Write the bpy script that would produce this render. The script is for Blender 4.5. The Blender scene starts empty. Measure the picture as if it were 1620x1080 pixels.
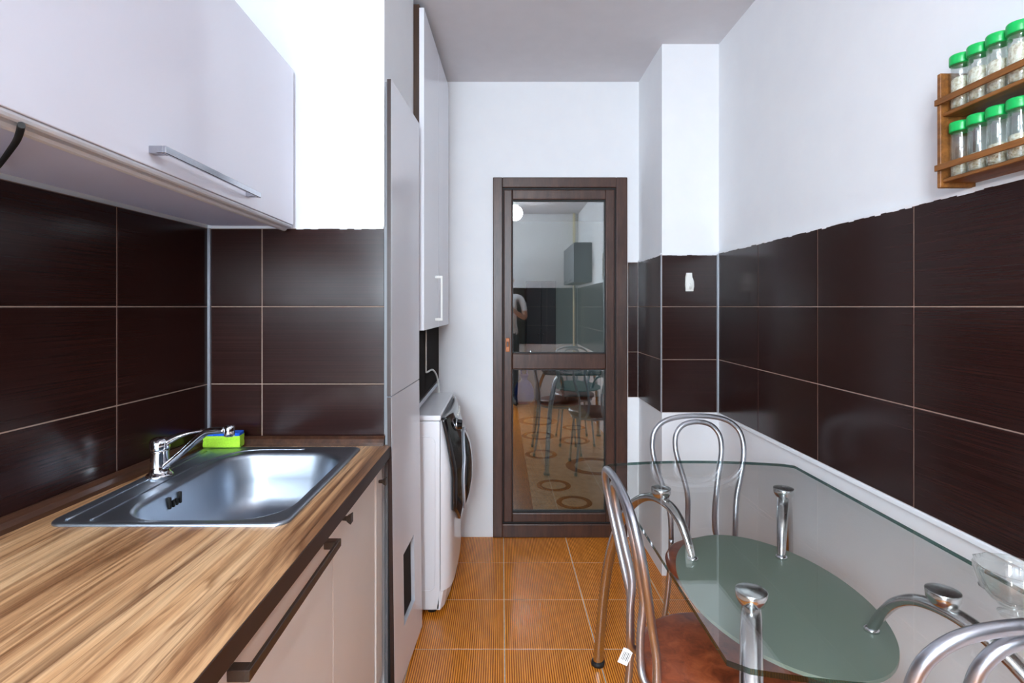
import bpy, bmesh, math, random
from mathutils import Vector, Matrix
random.seed(4)
S = bpy.context.scene
COL = S.collection
PI = math.pi

# ------------------------------------------------------------------ camera, light, exposure
cd = bpy.data.cameras.new('camera_lens'); cam = bpy.data.objects.new('camera', cd); COL.objects.link(cam)
cam.location = (0, 0, 1.27); cam.rotation_euler = (PI/2, 0, 0)
cd.sensor_width = 36; cd.lens = 36*850/1620; cd.shift_x = 17/1620; cd.shift_y = -55/1620
cd.clip_start = 0.02
S.camera = cam
S.view_settings.view_transform = 'Standard'; S.view_settings.look = 'None'
S.view_settings.gamma = 1; S.view_settings.use_curve_mapping = False
S.view_settings.exposure = 1.28
S.cycles.use_denoising = True
S.cycles.max_bounces = 12; S.cycles.diffuse_bounces = 6; S.cycles.transparent_max_bounces = 24
S.cycles.sample_clamp_indirect = 6
W = bpy.data.worlds.new('sky'); S.world = W; W.use_nodes = True
bg = W.node_tree.nodes['Background']; bg.inputs[0].default_value = (0.72, 0.83, 1.0, 1); bg.inputs[1].default_value = 2.0

def area(name, loc, rot, sx, sy, power, col):
    l = bpy.data.lights.new(name, 'AREA'); l.shape = 'RECTANGLE'; l.size = sx; l.size_y = sy
    l.energy = power; l.color = col
    o = bpy.data.objects.new(name, l); COL.objects.link(o); o.location = loc; o.rotation_euler = rot
    return o
# daylight entering through the balcony door behind the camera
area('daylight', (-0.75, -2.15, 2.05), (PI/2-0.55, 0, 0), 1.7, 1.9, 200, (0.80, 0.90, 1.0))
# unseen point light added to brighten the room beyond the glass door
pl = bpy.data.lights.new('far_room_fill', 'POINT'); pl.energy = 8; pl.color = (0.92, 0.96, 1.0); pl.shadow_soft_size = 0.15
po = bpy.data.objects.new('far_room_fill', pl); COL.objects.link(po); po.location = (1.6, 5.2, 2.2)

# ------------------------------------------------------------------ materials
def lin(r, g, b):
    f = lambda c: (c/255/12.92) if c <= 10 else ((c/255+0.055)/1.055)**2.4
    return (f(r), f(g), f(b), 1)
class N:
    def __init__(s, name):
        s.m = bpy.data.materials.new(name); s.m.use_nodes = True; s.t = s.m.node_tree
        s.b = s.t.nodes['Principled BSDF']; s.out = s.t.nodes['Material Output']
    def n(s, typ, **kw):
        x = s.t.nodes.new(typ)
        for k, v in kw.items(): setattr(x, k, v)
        return x
    def l(s, a, b): s.t.links.new(a, b)
    def coords(s, scale, rand=False):
        tc = s.n('ShaderNodeTexCoord'); mp = s.n('ShaderNodeMapping'); mp.inputs['Scale'].default_value = scale
        s.l(tc.outputs['Object'], mp.inputs['Vector'])
        if rand:
            oi = s.n('ShaderNodeObjectInfo'); mu = s.n('ShaderNodeMath', operation='MULTIPLY'); mu.inputs[1].default_value = 37.0
            s.l(oi.outputs['Random'], mu.inputs[0]); s.l(mu.outputs[0], mp.inputs['Location'])
        return mp.outputs['Vector']
    def noise(s, vec, scale=1, detail=4, rough=0.55, dist=0):
        x = s.n('ShaderNodeTexNoise'); x.inputs['Scale'].default_value = scale; x.inputs['Detail'].default_value = detail
        x.inputs['Roughness'].default_value = rough; x.inputs['Distortion'].default_value = dist
        s.l(vec, x.inputs['Vector']); return x.outputs['Fac']
    def ramp(s, fac, stops):
        r = s.n('ShaderNodeValToRGB'); e = r.color_ramp.elements
        while len(e) < len(stops): e.new(0.5)
        for i, (p, c) in enumerate(stops): e[i].position = p; e[i].color = c
        s.l(fac, r.inputs['Fac']); return r.outputs['Color']
    def bump(s, h, strength=0.2, dist=0.002):
        b = s.n('ShaderNodeBump'); b.inputs['Strength'].default_value = strength; b.inputs['Distance'].default_value = dist
        s.l(h, b.inputs['Height']); s.l(b.outputs['Normal'], s.b.inputs['Normal'])
    def mixc(s, a, b, fac, mode='MIX'):
        x = s.n('ShaderNodeMix', data_type='RGBA', blend_type=mode)
        for v, i in ((fac, 0), (a, 6), (b, 7)):
            if hasattr(v, 'links'): s.l(v, x.inputs[i])
            else: x.inputs[i].default_value = v
        return x.outputs[2]

def plain(name, col, rough=0.5, metal=0.0, spec=0.5, noise=None, coat=0, emit=0):
    k = N(name); b = k.b
    b.inputs['Base Color'].default_value = col; b.inputs['Roughness'].default_value = rough
    b.inputs['Metallic'].default_value = metal; b.inputs['Specular IOR Level'].default_value = spec
    b.inputs['Coat Weight'].default_value = coat
    if emit: b.inputs['Emission Color'].default_value = col; b.inputs['Emission Strength'].default_value = emit
    if noise:
        sc, amt, bs = noise
        f = k.noise(k.coords((sc, sc, sc)))
        d = tuple(c*(1-amt) for c in col[:3])+(1,); u = tuple(min(1, c*(1+amt)) for c in col[:3])+(1,)
        k.l(k.ramp(f, [(0.3, d), (0.7, u)]), b.inputs['Base Color'])
        if bs: k.bump(f, bs, 0.001)
    return k.m

def clear(name, tint, boost=0.0):
    """thin clear glass: tinted straight transmission plus a Fresnel mirror"""
    k = N(name); k.t.nodes.remove(k.b)
    g = k.n('ShaderNodeNewGeometry'); d = k.n('ShaderNodeVectorMath', operation='DOT_PRODUCT')
    k.l(g.outputs['Normal'], d.inputs[0]); k.l(g.outputs['Incoming'], d.inputs[1])
    a = k.n('ShaderNodeMath', operation='ABSOLUTE'); k.l(d.outputs['Value'], a.inputs[0])
    o = k.n('ShaderNodeMath', operation='SUBTRACT'); o.inputs[0].default_value = 1; k.l(a.outputs[0], o.inputs[1])
    p = k.n('ShaderNodeMath', operation='POWER'); k.l(o.outputs[0], p.inputs[0]); p.inputs[1].default_value = 5
    f = k.n('ShaderNodeMath', operation='MULTIPLY_ADD'); k.l(p.outputs[0], f.inputs[0])
    f.inputs[1].default_value = 0.96-boost; f.inputs[2].default_value = 0.04+boost
    tr = k.n('ShaderNodeBsdfTransparent'); tr.inputs[0].default_value = tint
    gl = k.n('ShaderNodeBsdfGlossy'); gl.inputs['Roughness'].default_value = 0.0; gl.inputs[0].default_value = (1, 1, 1, 1)
    mx = k.n('ShaderNodeMixShader'); k.l(f.outputs[0], mx.inputs[0]); k.l(tr.outputs[0], mx.inputs[1]); k.l(gl.outputs[0], mx.inputs[2])
    k.l(mx.outputs[0], k.out.inputs['Surface'])
    return k.m

def wood(name, stops, sx, sy, sz, fine, rough=0.35, rand=False, bump=0.08):
    k = N(name)
    v = k.coords((sx, sy, sz), rand); f = k.noise(v, 1, 5, 0.6, 0.5)
    c = k.ramp(f, stops)
    v2 = k.coords((sx*fine, sy*fine*0.5, sz*fine), rand); f2 = k.noise(v2, 1, 4, 0.65)
    c2 = k.ramp(f2, [(0.3, (0.62, 0.58, 0.55, 1)), (0.62, (1, 1, 1, 1))])
    k.l(k.mixc(c, c2, 0.8, 'MULTIPLY'), k.b.inputs['Base Color'])
    k.b.inputs['Roughness'].default_value = rough
    k.bump(f2, bump, 0.0006)
    return k.m

def make_tile():
    k = N('dark brown tile')
    f = k.noise(k.coords((1.6, 1.6, 300), True), 1, 3, 0.6)
    c = k.ramp(f, [(0.30, lin(35, 17, 14)), (0.55, lin(41, 21, 18)), (0.75, lin(50, 27, 23))])
    k.l(c, k.b.inputs['Base Color']); k.b.inputs['Roughness'].default_value = 0.2
    k.b.inputs['Specular IOR Level'].default_value = 0.26
    k.bump(f, 0.035, 0.0005); return k.m
def make_floor_tile():
    k = N('orange ribbed floor tile')
    v = k.coords((1, 1, 1))
    w = k.n('ShaderNodeTexWave', wave_type='BANDS', bands_direction='X', wave_profile='SIN')
    w.inputs['Scale'].default_value = 38.8; w.inputs['Distortion'].default_value = 0.0
    k.l(v, w.inputs['Vector'])
    c = k.ramp(w.outputs['Fac'], [(0.05, lin(122, 60, 16)), (0.40, lin(232, 136, 38)), (0.9, lin(248, 160, 56))])
    n = k.noise(k.coords((60, 8, 60), True), 1, 4, 0.6)
    c2 = k.ramp(n, [(0.3, (0.72, 0.68, 0.62, 1)), (0.7, (1, 1, 1, 1))])
    k.l(k.mixc(c, c2, 0.9, 'MULTIPLY'), k.b.inputs['Base Color'])
    k.b.inputs['Roughness'].default_value = 0.22
    k.bump(w.outputs['Fac'], 0.10, 0.0008); return k.m
def make_worktop():
    k = N('walnut worktop laminate')
    v = k.coords((15, 0.9, 15)); f = k.noise(v, 1, 6, 0.62, 0.8)
    c = k.ramp(f, [(0.28, lin(92, 60, 40)), (0.40, lin(150, 106, 72)), (0.50, lin(204, 157, 113)), (0.60, lin(222, 180, 136)), (0.74, lin(168, 124, 88))])
    f2 = k.noise(k.coords((95, 2.2, 95)), 1, 5, 0.7, 0.3)
    c2 = k.ramp(f2, [(0.34, (0.45, 0.40, 0.38, 1)), (0.52, (1, 1, 1, 1))])
    f3 = k.noise(k.coords((420, 9, 420)), 1, 3, 0.7)
    c3 = k.ramp(f3, [(0.3, (0.8, 0.78, 0.76, 1)), (0.6, (1, 1, 1, 1))])
    f4 = k.noise(k.coords((11, 0.55, 11)), 1, 3, 0.5, 1.2)
    c4 = k.ramp(f4, [(0.455, (1, 1, 1, 1)), (0.478, (0.42, 0.34, 0.30, 1)), (0.487, (1, 1, 1, 1)), (0.56, (1, 1, 1, 1)), (0.572, (0.5, 0.42, 0.36, 1)), (0.60, (1, 1, 1, 1))])
    k.l(k.mixc(k.mixc(k.mixc(c, c2, 0.75, 'MULTIPLY'), c3, 0.9, 'MULTIPLY'), c4, 0.9, 'MULTIPLY'), k.b.inputs['Base Color'])
    k.b.inputs['Roughness'].default_value = 0.34; k.bump(f3, 0.06, 0.0005); return k.m
def make_plaster():
    k = N('white painted plaster')
    f = k.noise(k.coords((9, 9, 9)), 1, 5, 0.6)
    k.l(k.ramp(f, [(0.3, lin(233, 235, 238)), (0.7, lin(236, 238, 240))]), k.b.inputs['Base Color'])
    k.b.inputs['Roughness'].default_value = 0.75
    k.bump(k.noise(k.coords((140, 140, 140)), 1, 3), 0.05, 0.001); return k.m
def make_steel(name, col, rough, scale):
    k = N(name); k.b.inputs['Metallic'].default_value = 1; k.b.inputs['Base Color'].default_value = col
    f = k.noise(k.coords(scale), 1, 2, 0.5)
    r = k.n('ShaderNodeMapRange'); r.inputs[3].default_value = rough-0.05; r.inputs[4].default_value = rough+0.07
    k.l(f, r.inputs[0]); k.l(r.outputs[0], k.b.inputs['Roughness']); return k.m
def make_leather():
    k = N('red brown leatherette')
    f = k.noise(k.coords((26, 26, 26)), 1, 6, 0.65, 0.6)
    k.l(k.ramp(f, [(0.3, lin(84, 34, 16)), (0.5, lin(132, 62, 32)), (0.72, lin(160, 84, 48))]), k.b.inputs['Base Color'])
    k.b.inputs['Roughness'].default_value = 0.38; k.bump(f, 0.15, 0.001); return k.m
def make_frosted():
    k = N('frosted green glass'); k.b.inputs['Base Color'].default_value = lin(132, 146, 132)
    k.b.inputs['Roughness'].default_value = 0.35; k.b.inputs['Transmission Weight'].default_value = 0.25
    f = k.noise(k.coords((300, 300, 300)), 1, 2); k.bump(f, 0.03, 0.0005); return k.m
def make_rug():
    k = N('beige rug pile'); f = k.noise(k.coords((14, 14, 14)), 1, 6, 0.7)
    k.l(k.ramp(f, [(0.3, lin(140, 126, 104)), (0.7, lin(180, 166, 142))]), k.b.inputs['Base Color'])
    k.b.inputs['Roughness'].default_value = 0.95; k.bump(k.noise(k.coords((300, 300, 300)), 1, 2), 0.5, 0.004); return k.m
def make_crumbly():
    k = N('spice'); f = k.noise(k.coords((220, 220, 220), True), 1, 3)
    k.l(k.ramp(f, [(0.3, lin(176, 156, 120)), (0.5, lin(222, 214, 194)), (0.7, lin(238, 236, 228))]), k.b.inputs['Base Color'])
    k.b.inputs['Roughness'].default_value = 0.9; k.bump(f, 0.6, 0.003); return k.m

TILE = make_tile(); FTILE = make_floor_tile(); WTOP = make_worktop(); PLASTER = make_plaster()
CEIL = plain('ceiling paint', lin(214, 213, 216), 0.85, noise=(12, 0.02, 0.03))
GROUT = plain('tan grout', lin(156, 131, 117), 0.8, noise=(60, 0.12, 0.1))
FGROUT = plain('floor grout', lin(205, 190, 168), 0.8, noise=(60, 0.2, 0.1))
CHROME = plain('chrome', (0.80, 0.82, 0.86, 1), 0.09, 1)
def make_spun():
    k = N('spun chrome'); k.b.inputs['Metallic'].default_value = 1; k.b.inputs['Base Color'].default_value = (0.74, 0.76, 0.76, 1)
    k.b.inputs['Roughness'].default_value = 0.16; k.b.inputs['Anisotropic'].default_value = 0.85
    t = k.n('ShaderNodeTangent', direction_type='RADIAL', axis='Z'); k.l(t.outputs[0], k.b.inputs['Tangent']); return k.m
SPUN = make_spun()
BRUSHED = make_steel('brushed chair tube', (0.52, 0.53, 0.57, 1), 0.34, (900, 900, 30))
LEGSTEEL = make_steel('polished leg steel', (0.60, 0.60, 0.60, 1), 0.20, (500, 500, 20))
STEEL = make_steel('stainless sink steel', (0.38, 0.42, 0.48, 1), 0.38, (60, 300, 60))
GLASS = clear('clear table glass', (0.978, 0.992, 0.985, 1))
DGLASS = clear('door pane glass', (0.86, 0.92, 0.92, 1), 0.13)
WGLASS = clear('window glass', (0.97, 0.98, 0.98, 1))
JGLASS = clear('jar glass', (0.95, 0.97, 0.96, 1), 0.05)
GEDGE = clear('glass cut edge', (0.10, 0.20, 0.18, 1), 0.02)
FROST = make_frosted(); LEATHER = make_leather(); RUG = make_rug(); SPICE = make_crumbly()
WHITECAB = plain('white cabinet laminate', lin(228, 229, 240), 0.14, noise=(3, 0.012, 0))
GREYCAB = plain('pale grey cabinet laminate', lin(236, 238, 245), 0.20, noise=(3, 0.012, 0))
LAVCAB = plain('lavender grey laminate', lin(206, 212, 240), 0.5, noise=(3, 0.012, 0))
CREAM = plain('cream cabinet front', lin(240, 236, 230), 0.40, noise=(4, 0.02, 0))
MOULD = plain('cream moulding', lin(208, 211, 218), 0.45, noise=(20, 0.03, 0))
DEDGE = plain('dark edge band', lin(52, 36, 32), 0.4, noise=(30, 0.1, 0))
DWOOD = wood('dark brown door profile', [(0.3, lin(58, 36, 28)), (0.7, lin(84, 55, 43))], 30, 30, 4, 5, 0.36)
DWOODH = wood('dark carcass wood', [(0.3, lin(50, 30, 16)), (0.7, lin(78, 48, 26))], 30, 30, 3, 5, 0.5)
RACK = wood('oiled rack wood', [(0.3, lin(104, 62, 22)), (0.7, lin(160, 104, 48))], 40, 6, 40, 5, 0.5)
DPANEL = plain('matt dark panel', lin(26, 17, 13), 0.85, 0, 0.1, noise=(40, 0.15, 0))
DARKH = plain('dark nickel handle', lin(92, 84, 78), 0.38, 0.85, noise=(80, 0.06, 0))
SILVH = plain('brushed aluminium handle', lin(180, 182, 190), 0.17, 1.0, noise=(80, 0.04, 0))
WHITEP = plain('white appliance enamel', lin(238, 239, 243), 0.22, 0, 0.5, coat=0.3)
BLACKG = plain('black gloss plastic', lin(22, 20, 22), 0.1, 0, 0.6, coat=0.5)
GREYP = plain('grey plastic', lin(120, 122, 126), 0.35)
BLACKR = plain('black rubber', lin(18, 18, 18), 0.6)
WPLAST = plain('white plastic', lin(236, 236, 230), 0.35)
GREENP = plain('green plastic lid', lin(8, 172, 82), 0.3, 0, 0.5)
SPGREEN = plain('lime sponge foam', lin(176, 232, 60), 0.9, noise=(220, 0.12, 0.5))
SPBLUE = plain('blue scourer', lin(20, 92, 214), 0.95, noise=(320, 0.25, 0.6))
AMBER = plain('amber latch', lin(190, 104, 36), 0.3)
ALUTRIM = plain('aluminium corner trim', lin(178, 182, 190), 0.3, 0.7)
PAPER = plain('white paper tag', lin(236, 238, 236), 0.7)
INK = plain('tag print', lin(60, 60, 64), 0.7)
LAMP = plain('lit lamp glass', (0.91, 0.955, 1.0, 1), 0.4, emit=42)
SHIRT = plain('white cotton shirt', lin(226, 228, 232), 0.9, noise=(60, 0.03, 0.2))
TROUSER = plain('dark denim', lin(34, 38, 50), 0.9, noise=(90, 0.15, 0.2))
SKIN = plain('skin', lin(186, 132, 106), 0.5, noise=(30, 0.05, 0.05))
HAIR = plain('dark hair', lin(32, 24, 20), 0.6, noise=(150, 0.3, 0.4))
PARQ = wood('dark parquet', [(0.3, lin(70, 38, 24)), (0.7, lin(110, 64, 42))], 3, 26, 26, 4, 0.3)
RINGM = plain('dark brown rug ring', lin(44, 28, 22), 0.95, noise=(90, 0.2, 0.3))
FARWALL = plain('far room paint', lin(206, 210, 206), 0.85, noise=(5, 0.02, 0))
TEAL = plain('teal cloth', lin(50, 104, 112), 0.8, noise=(40, 0.1, 0.1))
BLUEBAG = plain('blue plastic bag', lin(42, 84, 190), 0.4, noise=(20, 0.2, 0.3))
GREYDARK = plain('dark grey laminate', lin(74, 76, 84), 0.35, noise=(6, 0.05, 0))
NUT = plain('dried brown nuts', lin(120, 72, 46), 0.7, noise=(90, 0.25, 0.4))
CREAMPIPE = plain('cream painted pipe', lin(226, 214, 170), 0.4)
HOLESHADE = plain('painted recess shade', lin(16, 14, 13), 0.8)  # near-black colour standing in for the shade inside openings

# ------------------------------------------------------------------ geometry helpers
def B(): return bmesh.new()
def cuboid(bm, P, bev=0, seg=2):
    v = [bm.verts.new(p) for p in P]
    fs = [bm.faces.new([v[i] for i in q]) for q in ((0,1,2,3),(7,6,5,4),(0,4,5,1),(1,5,6,2),(2,6,7,3),(3,7,4,0))]
    if bev:
        es = {e for f in fs for e in f.edges}
        bmesh.ops.bevel(bm, geom=list(es), offset=bev, segments=seg, affect='EDGES', profile=0.5)
    return fs
def box(bm, x0, x1, y0, y1, z0, z1, bev=0, seg=2):
    return cuboid(bm, [(x0,y0,z0),(x1,y0,z0),(x1,y1,z0),(x0,y1,z0),(x0,y0,z1),(x1,y0,z1),(x1,y1,z1),(x0,y1,z1)], bev, seg)
def obox(bm, O, U, Nn, u0, u1, n0, n1, z0, z1, bev=0, seg=2):
    f = lambda u, n, z: (O[0]+U[0]*u+Nn[0]*n, O[1]+U[1]*u+Nn[1]*n, z)
    return cuboid(bm, [f(u0,n0,z0),f(u1,n0,z0),f(u1,n1,z0),f(u0,n1,z0),f(u0,n0,z1),f(u1,n0,z1),f(u1,n1,z1),f(u0,n1,z1)], bev, seg)
def spline(pts, n=6, closed=False):
    pts = [Vector(p) for p in pts]; out = []; L = len(pts)
    R = range(L if closed else L-1)
    for i in R:
        g = lambda k: pts[k % L] if closed else pts[max(0, min(L-1, k))]
        p0, p1, p2, p3 = g(i-1), g(i), g(i+1), g(i+2)
        for j in range(n):
            t = j/n
            out.append(0.5*((2*p1)+(-p0+p2)*t+(2*p0-5*p1+4*p2-p3)*t*t+(-p0+3*p1-3*p2+p3)*t**3))
    if not closed: out.append(pts[-1])
    return out
def tube(bm, pts, r, n=12, ref=None, closed=False, cap=True):
    """swept tube; r a number or a list of (a, b): a along ref-ish side, b across"""
    pts = [Vector(p) for p in pts]; L = len(pts); rings = []; up = None
    for i, p in enumerate(pts):
        if closed: t = (pts[(i+1) % L]-pts[i-1]).normalized()
        else: t = (pts[min(i+1, L-1)]-pts[max(i-1, 0)]).normalized()
        if ref is not None: s = Vector(ref); s = (s-t*s.dot(t)).normalized()
        elif up is None:
            s = t.orthogonal().normalized()
        else: s = (up-t*up.dot(t)).normalized()
        up = s; q = t.cross(s)
        rr = r[i] if isinstance(r, (list, tuple)) else (r, r)
        if not isinstance(rr, tuple): rr = (rr, rr)
        rings.append([bm.verts.new(p+s*math.cos(2*PI*k/n)*rr[0]+q*math.sin(2*PI*k/n)*rr[1]) for k in range(n)])
    for i in range(L if closed else L-1):
        a, b = rings[i], rings[(i+1) % L]
        for k in range(n):
            f = bm.faces.new((a[k], a[(k+1) % n], b[(k+1) % n], b[k])); f.smooth = True
    if cap and not closed:
        bm.faces.new(rings[0][::-1]); bm.faces.new(rings[-1])
def lathe(bm, prof, c=(0,0,0), n=24, axis='Z', smooth=True):
    rings = []
    def place(r, h, a):
        x, y = r*math.cos(a), r*math.sin(a)
        p = {'Z': (x, y, h), 'X': (h, x, y), 'Y': (x, h, y)}[axis]
        return (c[0]+p[0], c[1]+p[1], c[2]+p[2])
    for r, h in prof:
        rings.append([bm.verts.new(place(0, h, 0))] if r < 1e-6 else [bm.verts.new(place(r, h, 2*PI*k/n)) for k in range(n)])
    for a, b in zip(rings, rings[1:]):
        for k in range(n):
            if len(a) == 1 and len(b) == 1: continue
            if len(a) == 1: f = bm.faces.new((a[0], b[k], b[(k+1) % n]))
            elif len(b) == 1: f = bm.faces.new((a[k], a[(k+1) % n], b[0]))
            else: f = bm.faces.new((a[k], a[(k+1) % n], b[(k+1) % n], b[k]))
            f.smooth = smooth
    for r in (rings[0], rings[-1]):
        if len(r) > 2: bm.faces.new(r)
def prism(bm, outline, z0, z1, edge_index=None):
    a = [bm.verts.new((p[0], p[1], z0)) for p in outline]; b = [bm.verts.new((p[0], p[1], z1)) for p in outline]
    bm.faces.new(a[::-1]); bm.faces.new(b); n = len(a)
    for k in range(n):
        f = bm.faces.new((a[k], a[(k+1) % n], b[(k+1) % n], b[k]))
        if edge_index is not None: f.material_index = edge_index
def rrect(x0, x1, y0, y1, r, n=6):
    out = []
    for cx, cy, a0 in ((x1-r, y1-r, 0), (x0+r, y1-r, PI/2), (x0+r, y0+r, PI), (x1-r, y0+r, 1.5*PI)):
        for k in range(n+1):
            a = a0+PI/2*k/n; out.append((cx+r*math.cos(a), cy+r*math.sin(a)))
    return out
def loft(bm, loops, cap_last=True, smooth=True):
    R = [[bm.verts.new(p) for p in L] for L in loops]; n = len(R[0])
    for a, b in zip(R, R[1:]):
        for k in range(n):
            f = bm.faces.new((a[k], a[(k+1) % n], b[(k+1) % n], b[k])); f.smooth = smooth
    if cap_last: bm.faces.new(R[-1])
    return R

OFF = {}
def finish(name, bm, mats, off=(0,0,0), recalc=True):
    if recalc: bmesh.ops.recalc_face_normals(bm, faces=bm.faces)
    if any(off): bmesh.ops.translate(bm, verts=bm.verts, vec=(-off[0], -off[1], -off[2]))
    me = bpy.data.meshes.new(name); bm.to_mesh(me); bm.free()
    for m in (mats if isinstance(mats, (list, tuple)) else [mats]): me.materials.append(m)
    return me
def tag(o, label=None, cat=None, group=None, kind=None):
    for k, v in (('label', label), ('category', cat), ('group', group), ('kind', kind)):
        if v: o[k] = v
    return o
def thing(name, label, cat, loc=(0,0,0), group=None, kind=None):
    o = bpy.data.objects.new(name, None); COL.objects.link(o); o.location = loc; OFF[o.name] = loc
    o.empty_display_size = 0.05
    return tag(o, label, cat, group, kind)
def part(name, bm, mats, parent=None, label=None, recalc=True, kind=None):
    """bmesh in world coordinates -> one mesh object; a child keeps its thing's base as origin"""
    off = OFF.get(parent.name, (0,0,0)) if parent else (0,0,0)
    o = bpy.data.objects.new(name, finish(name, bm, mats, off, recalc)); COL.objects.link(o)
    if parent:
        o.parent = parent
    OFF[o.name] = off
    return tag(o, label, kind=kind)
def struct(name, bm, mats, label=None):
    o = part(name, bm, mats); return tag(o, label, kind='structure')

# ------------------------------------------------------------------ tiled surfaces
_tile_cache = {}
def tile_mesh(name, w, t, h, mat, bev=0.0012):
    key = (name, round(w, 4), round(t, 4), round(h, 4))
    if key not in _tile_cache:
        bm = B(); box(bm, -w/2, w/2, -t/2, t/2, -h/2, h/2, bev, 1)
        _tile_cache[key] = finish(name, bm, mat)
    return _tile_cache[key]
def tile_wall(parent, O, U, Nn, us, zs, joint=0.003, t=0.008, mat=None):
    """tiles between the joint lines us x zs on the plane through O (horizontal direction U, outward normal Nn)"""
    ang = math.atan2(U[1], U[0])
    bm = B(); obox(bm, O, U, Nn, us[0], us[-1], 0.0, 0.0062, zs[0], zs[-1]); part('grout_bed', bm, GROUT, parent)
    for u0, u1 in zip(us, us[1:]):
        for z0, z1 in zip(zs, zs[1:]):
            w, h = u1-u0-joint, z1-z0-joint
            if w < 0.004: continue
            o = bpy.data.objects.new('wall_tile', tile_mesh('wall_tile' if mat is None else 'wall_panel', w, t, h, mat or TILE)); COL.objects.link(o)
            u = (u0+u1)/2; nn = 0.0078-t/2+random.uniform(-0.0003, 0.0003)
            o.location = (O[0]+U[0]*u+Nn[0]*nn, O[1]+U[1]*u+Nn[1]*nn, (z0+z1)/2); o.rotation_euler = (0, 0, ang)
            o.parent = parent

# key planes (metres; y is depth from the camera position)
H = 2.51; YB = 2.965; YN = 1.73; YC = 2.53; XR = 1.02; YR = -1.22
ZT = [0.772, 1.021, 1.27, 1.522]
SK = 0.0615
Ul = Vector((SK, 1, 0)).normalized(); Nl = Vector((Ul.y, -Ul.x, 0))       # left wall runs slightly out of square
Ol = (-0.942-SK*YN, 0)                                                        # its point at y = 0
lw = lambda y: -0.942+SK*(y-YN)                                               # face of the left tiles at depth y
T = 0.008

# ------------------------------------------------------------------ setting
bm = B(); box(bm, -1.35, 1.15, YR-0.1, YB+0.1, -0.08, -0.0015); floor = struct('floor', bm, FGROUT, 'orange brown ribbed ceramic kitchen floor')
xs = [0.012+0.342*k for k in range(-4, 4)]; ys = [1.995+0.337*k for k in range(-10, 4)]
for x0, x1 in zip(xs, xs[1:]):
    for y0, y1 in zip(ys, ys[1:]):
        y1c = min(y1, YB+0.02)
        w, d = x1-x0-0.0036, y1c-y0-0.0036
        key = ('floor', round(w, 4), round(d, 4))
        if key not in _tile_cache:
            b2 = B(); box(b2, -w/2, w/2, -d/2, d/2, -0.004, 0.004, 0.0012, 1); _tile_cache[key] = finish('floor_tile', b2, FTILE)
        o = bpy.data.objects.new('floor_tile', _tile_cache[key]); COL.objects.link(o)
        o.location = ((x0+x1)/2, (y0+y1c)/2, -0.004); o.parent = floor
bm = B(); box(bm, -1.35, 1.15, YR-0.1, YB+0.1, H, H+0.1); struct('ceiling', bm, CEIL, 'pale grey painted kitchen ceiling')

# left wall (behind the worktop)
bm = B(); obox(bm, Ol, Ul, Nl, YR-0.05, YN+0.02, -0.13, -T, -0.05, H+0.02); wl = struct('wall_left', bm, PLASTER, 'white left wall with dark brown tile band above the worktop')
Olt = (Ol[0]-Nl.x*T, Ol[1]-Nl.y*T)
k = math.hypot(1, SK)
tile_wall(wl, Olt, Ul, Nl, [YN*k-0.38-0.4*i for i in range(5, -1, -1)]+[YN*k-0.004], [0.80]+ZT[1:])
# niche end wall, facing the camera, and the pier it belongs to
bm = B(); cuboid(bm, [(-1.12,YN+T,-0.05),(-0.378,YN+T,-0.05),(-0.354,2.165,-0.05),(-1.12,2.165,-0.05),(-1.12,YN+T,H+0.02),(-0.378,YN+T,H+0.02),(-0.354,2.165,H+0.02),(-1.12,2.165,H+0.02)])
wn = struct('wall_pier', bm, PLASTER, 'white pier closing the worktop niche, tiled below')
tile_wall(wn, (0, YN+T), (1, 0), (0, -1), [-0.936, -0.771, -0.376], [0.80]+ZT[1:])
# wall over the washing machine recess, beyond the pier
bm = B(); box(bm, -1.12, -0.352, 2.165, YB+0.02, 0.868, 1.168); box(bm, -1.12, -0.95, 2.165, YB+0.02, -0.05, 0.868)
wv = struct('wall_recess', bm, PLASTER, 'wall above the washing machine recess with dark tiles')
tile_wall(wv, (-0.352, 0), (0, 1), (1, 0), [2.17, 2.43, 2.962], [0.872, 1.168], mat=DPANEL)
bm = B(); box(bm, -0.36, -0.338, 2.168, 2.962, 0.850, 0.870, 0.002); struct('trim_1', bm, ALUTRIM, 'grey edge strip under the tiles over the washing machine')
# back wall with the glazed door opening
bm = B()
box(bm, -1.12, -0.046, YB, YB+0.1, -0.05, H+0.02); box(bm, 0.694, 1.15, YB, YB+0.1, -0.05, H+0.02); box(bm, -0.046, 0.694, YB, YB+0.1, 1.982, H+0.02)
wb = struct('wall_back', bm, PLASTER, 'white back wall around the brown glazed door')
tile_wall(wb, (0, YB), (1, 0), (0, -1), [0.698, 0.752], [0.772, 1.021, 1.27, 1.514])
# right wall
bm = B(); box(bm, XR+T, 1.15, YR-0.1, YB+0.02, -0.05, H+0.02); wr = struct('wall_right', bm, PLASTER, 'white right wall with dark brown tile band beside table')
tile_wall(wr, (XR+T, 0), (0, -1), (-1, 0), [-YC+0.006, -2.135, -1.734, -1.330, -0.930, -0.530, -0.130, 0.270, 0.670, 1.07, 1.215], ZT)
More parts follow.
